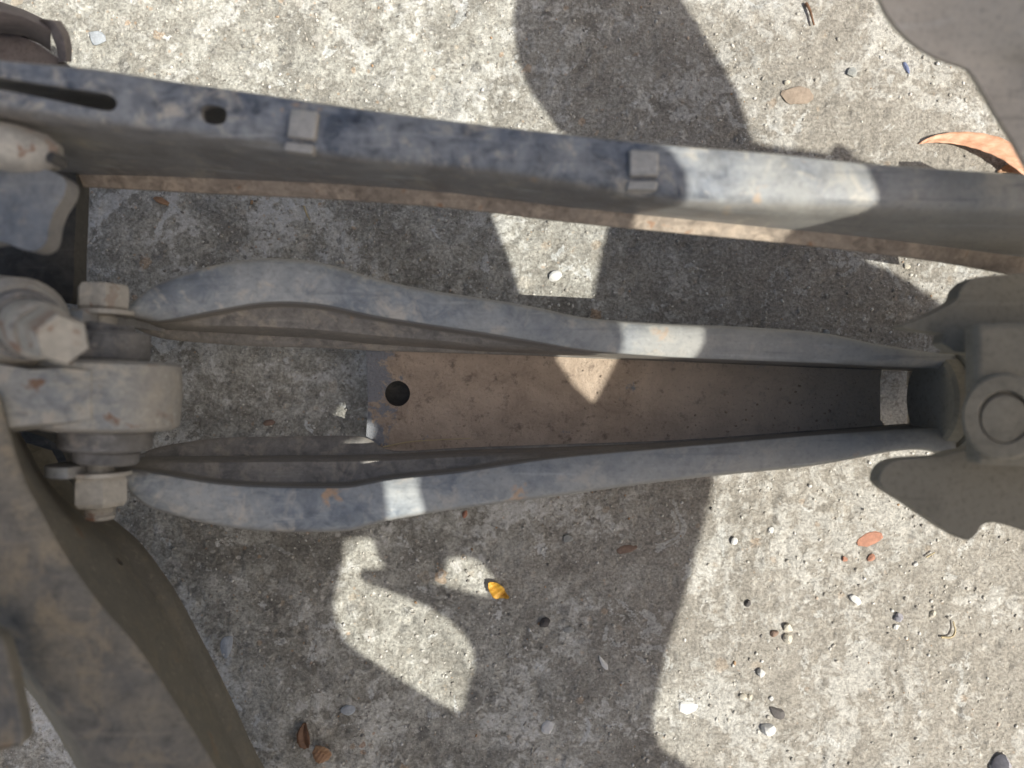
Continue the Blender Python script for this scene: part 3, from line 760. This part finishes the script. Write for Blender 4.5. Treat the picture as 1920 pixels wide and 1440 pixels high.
WHITE = stone_mat('white stone', (.82, .82, .79), .08); CREAM = stone_mat('cream stone', (.70, .65, .54), .15)
DARK = stone_mat('dark stone', (.13, .12, .115)); GREY = stone_mat('grey stone', (.40, .41, .39)); LILAC = stone_mat('lilac grey stone', (.44, .43, .47))
RED = stone_mat('red brick chip', (.50, .25, .17)); BROWN = stone_mat('brown stone', (.30, .21, .16)); TAN = stone_mat('tan chip', (.40, .32, .25)); BLUE = stone_mat('blue chip', (.22, .26, .42)); BLUEGREY = stone_mat('blue grey stone', (.50, .54, .58))
stones = [  # x, y, size in px, flatness, elongation, angle, material, label, category
    (1440, 1368, 13, .75, 1.1, .4, WHITE, 'white heart-shaped stone just below the flat dark stone', 'stone'),
    (1458, 1336, 13, .30, 1.35, -.5, DARK, 'flat dark brown stone just above the white heart-shaped stone', 'stone'),
    (1426, 1260, 8, .9, 1.05, 0, WHITE, 'round white pebble above the white heart-shaped stone', 'pebble'),
    (1446, 1310, 5, .9, 1.0, 0, WHITE, 'tiny white pebble directly above the flat dark stone', 'pebble'),
    (1394, 1306, 7, .7, 1.1, 0, CREAM, 'cream pebble, left one of a touching pair left of the flat dark stone', 'pebble'),
    (1407, 1307, 5, .7, 1.1, 1, CREAM, 'small cream pebble, right one of a touching pair left of the flat dark stone', 'pebble'),
    (1476, 1176, 9, .8, 1.15, -.8, CREAM, 'cream pebble, upper one of the cream pair on the sunlit concrete', 'pebble'),
    (1474, 1196, 9, .8, 1.05, .3, CREAM, 'cream pebble, lower one of the cream pair on the sunlit concrete', 'pebble'),
    (1450, 1186, 7, .6, 1.2, .5, BROWN, 'small brown pebble left of the cream pebble pair', 'pebble'),
    (1603, 1124, 9, .55, 1.3, -.8, WHITE, 'smooth white oval pebble below the red brick chips', 'pebble'),
    (1683, 1157, 8, .9, 1.05, 0, LILAC, 'lilac grey round pebble, above a tiny white one', 'pebble'),
    (1680, 1176, 5, .9, 1.1, .7, WHITE, 'tiny white pebble under the lilac grey pebble', 'pebble'),
    (1749, 1153, 6, .8, 1.2, .9, CREAM, 'cream pebble right of the lilac grey pebble', 'pebble'),
    (1376, 1013, 7, .9, 1.0, 0, WHITE, 'white pebble near the long shadow edge below the arm', 'pebble'),
    (1445, 993, 6, .5, 1.1, 0, WHITE, 'flat white pebble below the right half of the arm', 'pebble'),
    (1403, 1132, 6, .7, 1.1, .9, DARK, 'small dark pebble alone near the long shadow edge', 'pebble'),
    (1630, 1013, 17, .16, 1.35, .35, RED, 'flat pinkish brick chip, largest of the red chips', 'brick chip'),
    (1634, 1045, 7, .5, 1.2, .6, RED, 'small red brick chip under the largest one', 'brick chip'),
    (1583, 1048, 5, .6, 1.1, -.5, RED, 'tiny red brick chip left of the other red chips', 'brick chip'),
    (1716, 1057, 5, .7, 1.3, 1.0, WHITE, 'tiny white chip right of the red brick chips', 'pebble'),
    (1594, 139, 9, .7, 1.1, .9, GREY, 'round grey pebble half set in the concrete above the rail', 'pebble'),
    (1487, 182, 26, .10, 1.35, -.2, TAN, 'flat tan flake on the sunlit concrete above the rail', 'flake'),
    (1474, 156, 5, .9, 1.1, 0, CREAM, 'tiny cream pebble above the flat tan flake', 'pebble'),
    (1698, 130, 7, .4, 1.6, -1.1, BLUE, 'small blue chip near the curved cover edge', 'chip'),
    (1028, 1362, 13, .35, 1.25, 1.2, WHITE, 'white flat stone in the shade at the bottom middle', 'stone'),
    (1041, 518, 11, .6, 1.2, .2, WHITE, 'white stone inside the sunlit patch between rail and arm', 'stone'),
    (1022, 1169, 10, .8, 1.1, .6, DARK, 'dark round stone in the shade below the arm', 'stone'),
    (1068, 1180, 8, .3, 1.3, .3, GREY, 'pale grey ring-like pebble right of the dark round stone', 'pebble'),
    (1131, 1242, 9, .4, 1.6, -1.0, WHITE, 'elongated pale pebble in the shade left of the long shadow edge', 'pebble'),
    (507, 793, 9, .6, 1.3, .2, BROWN, 'brown pebble seen through the opening of the arm', 'pebble'),
    (1876, 1432, 20, .7, 1.1, .3, LILAC, 'grey purple stone cut off by the bottom edge at right', 'stone'),
    (184, 72, 17, .4, 1.2, -.6, BLUEGREY, 'blue grey angular stone beside the cast lug, top left', 'stone'),
    (425, 1212, 18, .3, 1.5, 1.3, BLUEGREY, 'pale grey slab-like chip in the shade right of the trailing arm', 'stone'),
    (1288, 1325, 15, .15, 1.3, 0, WHITE, 'flat white chip beside the long shadow edge, bottom right', 'chip'),
    (1065, 1010, 8, .4, 1.1, 0, GREY, 'grey pebble in the shade just under the arm', 'pebble'),
    (872, 963, 6, .6, 1.2, 1.2, RED, 'small orange chip touching the lower arm edge', 'chip'),
    (1178, 1030, 13, .2, 1.5, .2, BROWN, 'brown flat flake in the shade below the arm', 'flake'),
    (655, 1330, 12, .4, 1.3, .3, BLUEGREY, 'blue grey chip in the shade left of the large sunlit patch', 'chip'),
    (1700, 500, 6, .6, 1.1, 0, CREAM, 'cream pebble in the sunlit triangle between rail and bracket', 'pebble'),
    (1548, 625, 7, .7, 1.2, .8, GREY, 'pale grey pebble beside the upper arm flange at right', 'pebble'),
]
S0 = H / F
for k, (x, y, s, fl, el, an, mt, lab, cat) in enumerate(stones):
    c = on_ground(x, y)
    s *= 1.22
    me = stone_mesh(100 + k, s * S0, fl, el, an)
    c.z += s * S0 * fl * .35
    me.transform(Matrix.Translation(c))
    o = link(cat.replace(' ', '_'), me, mt, None, c, smooth=16)
    tag(o, lab, cat)

def leaf(name, line, width, mat, label, cat, lift, fold=.25, n=6):
    """curved dry leaf: centre line in photo pixels, half width profile in px, lift per station in metres"""
    R = catmull([(*p, w, h) for p, w, h in zip(line, width, lift)], n)
    secs = []
    for i, (x, y, w, h) in enumerate(R):
        a = R[max(0, i - 1)]; b = R[min(len(R) - 1, i + 1)]
        d = np.array([b[0] - a[0], b[1] - a[1]]); d /= np.linalg.norm(d) + 1e-9
        nrm = np.array([-d[1], d[0]])
        row = []
        for q in (-1, -.6, -.2, 0, .2, .6, 1):
            g = P(x + nrm[0] * w * q, y + nrm[1] * w * q, 0)
            g.z = .0012 + h + abs(q) * w * S0 * fold + .0004 * math.sin(i * 1.7 + q * 3)
            row.append(g)
        secs.append(row)
    c = P(line[len(line) // 2][0], line[len(line) // 2][1], 0)
    o = link(name, mesh(*loft(secs)), mat, None, c, smooth=60)
    add_mod(o, 'SOLIDIFY', thickness=.0004, offset=0)
    tag(o, label, cat)
    return o
ORANGE = leaf_mat('dry orange leaf', (.60, .31, .18), (.80, .47, .31))
YELLOW = leaf_mat('yellow leaf', (.60, .28, .03), (.72, .42, .06)); BRN = leaf_mat('brown leaf', (.13, .07, .04), (.24, .13, .075)); TANL = leaf_mat('tan leaf', (.36, .20, .11), (.50, .32, .19))
STRAW = leaf_mat('straw', (.52, .42, .24), (.62, .52, .32))
leaf('dry_leaf', [(1721, 270), (1750, 263), (1790, 263), (1830, 272), (1870, 290), (1905, 318), (1945, 352)], [1, 7, 12, 16, 18, 17, 10], ORANGE,
     'long curved dry orange leaf between the rail and the cover, right', 'leaf', [0, .001, .002, .004, .006, .007, .006])
leaf('dry_leaf', [(1868, 324), (1890, 318), (1912, 326)], [2, 9, 3], TANL, 'tan leaf scrap tucked under the long orange leaf', 'leaf', [0, .001, 0])
leaf('dry_leaf', [(917, 1089), (924, 1096), (936, 1106), (944, 1112), (954, 1117)], [2, 10, 13, 7, 2], YELLOW, 'small bright yellow folded leaf at the tip of a sunlit patch', 'leaf', [.003, .002, .004, .002, .004], .55)
leaf('dry_leaf', [(573, 1352), (572, 1370), (574, 1388), (577, 1400)], [3, 11, 11, 4], BRN, 'dark brown curled leaf, upper left of the bottom pair', 'leaf', [.001, .002, .002, .001], .5)
leaf('dry_leaf', [(592, 1398), (603, 1403), (613, 1408), (622, 1414)], [8, 15, 15, 6], TANL, 'light tan curled leaf, lower right of the bottom pair', 'leaf', [.002, .003, .003, .002], .6)
leaf('dry_leaf', [(290, 372), (303, 377), (318, 384)], [2, 6, 3], TANL, 'tiny tan leaf below the rail near the knuckle', 'leaf', [0, .001, 0])

def straw(pts, r, label, cat='straw', zf=None, name='straw', mat=None):
    Pn = []
    for i, p in enumerate(pts):
        g = P(p[0], p[1], zf) if zf else on_ground(p[0], p[1], .0016)
        g.z += .0012 * math.sin(i * 2.1) ** 2
        Pn.append(g)
    C = catmull([tuple(v) for v in Pn], 5)
    secs = []
    for i in range(len(C)):
        d = Vector(C[min(i + 1, len(C) - 1)]) - Vector(C[max(i - 1, 0)])
        secs.append(ring(C[i], d, r * (1 - .5 * i / len(C)), 6))
    o = link(name, mesh(*loft(secs, closed=True, caps=True)), mat or STRAW, None, Pn[0], smooth=60)
    tag(o, label, cat)
straw([(1762, 1193), (1780, 1192), (1786, 1180), (1783, 1163)], .0008, 'bent yellow straw on the sunlit concrete at right')
straw([(1733, 1043), (1748, 1034)], .0006, 'short pale straw right of the red brick chips')
straw([(572, 388), (577, 402), (584, 416)], .0008, 'short pale straw in the shade under the rail')
straw([(718, 838), (770, 828), (830, 824), (882, 822)], .0005, 'thin straw lying along the muddy arm web', zf=.0655)

def twig(pts, r, label):
    straw(pts, r, label, 'twig', None, 'twig', BRN)
twig([(1508, 10), (1514, 24), (1522, 52)], .0011, 'short dark twig at the top edge above the rail')

# loose grit, far too many grains to count
def grains(n, x, y, z, s, name, mat):
    base = bmesh.new(); bmesh.ops.create_icosphere(base, subdivisions=1, radius=1.0)
    bv = np.array([v.co[:] for v in base.verts]); bf = np.array([[v.index for v in f.verts] for f in base.faces]); base.free()
    a = rng.uniform(0, 2 * np.pi, n); e = rng.uniform(.75, 1.3, n); fl = rng.uniform(.4, .8, n)
    V = bv[None] * (1 + .4 * (rng.random((n, len(bv), 1)) - .5))
    V = V * s[:, None, None] * np.stack([e, 1 / e, fl], -1)[:, None, :]
    c, q = np.cos(a)[:, None], np.sin(a)[:, None]
    X = V[..., 0] * c - V[..., 1] * q + x[:, None]; Y = V[..., 0] * q + V[..., 1] * c + y[:, None]; Z = V[..., 2] + z[:, None]
    V = np.stack([X, Y, Z], -1).reshape(-1, 3)
    Fc = (bf[None] + (np.arange(n) * len(bv))[:, None, None]).reshape(-1, 3)
    me = bpy.data.meshes.new(name)
    me.vertices.add(len(V)); me.vertices.foreach_set('co', V.ravel())
    me.loops.add(Fc.size); me.loops.foreach_set('vertex_index', Fc.ravel().astype(np.int32))
    me.polygons.add(len(Fc)); me.polygons.foreach_set('loop_start', np.arange(0, Fc.size, 3, dtype=np.int32))
    me.update(calc_edges=True)
    o = bpy.data.objects.new(name, me); COL.objects.link(o); me.materials.append(mat)
    return o

def make_grit():
    n = 15000
    x = rng.uniform(-.40, .40, n); y = rng.uniform(-.31, .31, n)
    keep = vnoise(x * 14 + 20, y * 14 + 20, 31) + rng.random(n) * .5 > .55
    x, y = x[keep], y[keep]; n = len(x)
    s = .00032 + .0011 * rng.random(n) ** 4.0
    o = grains(n, x, y, ground_z(x, y) + s * .25, s, 'grit', M['grit'])
    tag(o, 'loose sand and tiny stone grains scattered over the concrete', 'grit', kind='stuff')
    # dirt crumbs on the arm web
    n = 380
    px = rng.uniform(700, 1640, n); k = (px - 700) / 940
    py = (662 + 24 * k) + ((845 - 44 * k) - (662 + 24 * k)) * (1 - rng.random(n) ** 1.6)
    ok = (np.hypot(px - 745, py - 738) > 28)
    px, py = px[ok], py[ok]; n = len(px)
    d = H * (1 - .063)
    s = .00028 + .0009 * rng.random(n) ** 4
    o = grains(n, (px - 960) / F * d - ARM_LOC.x, (720 - py) / F * d - ARM_LOC.y, .0622 * H + s * .3 - ARM_LOC.z, s, 'dirt_crumbs', M['crumb'])
    o.parent = ARM; o['kind'] = 'stuff'
make_grit()
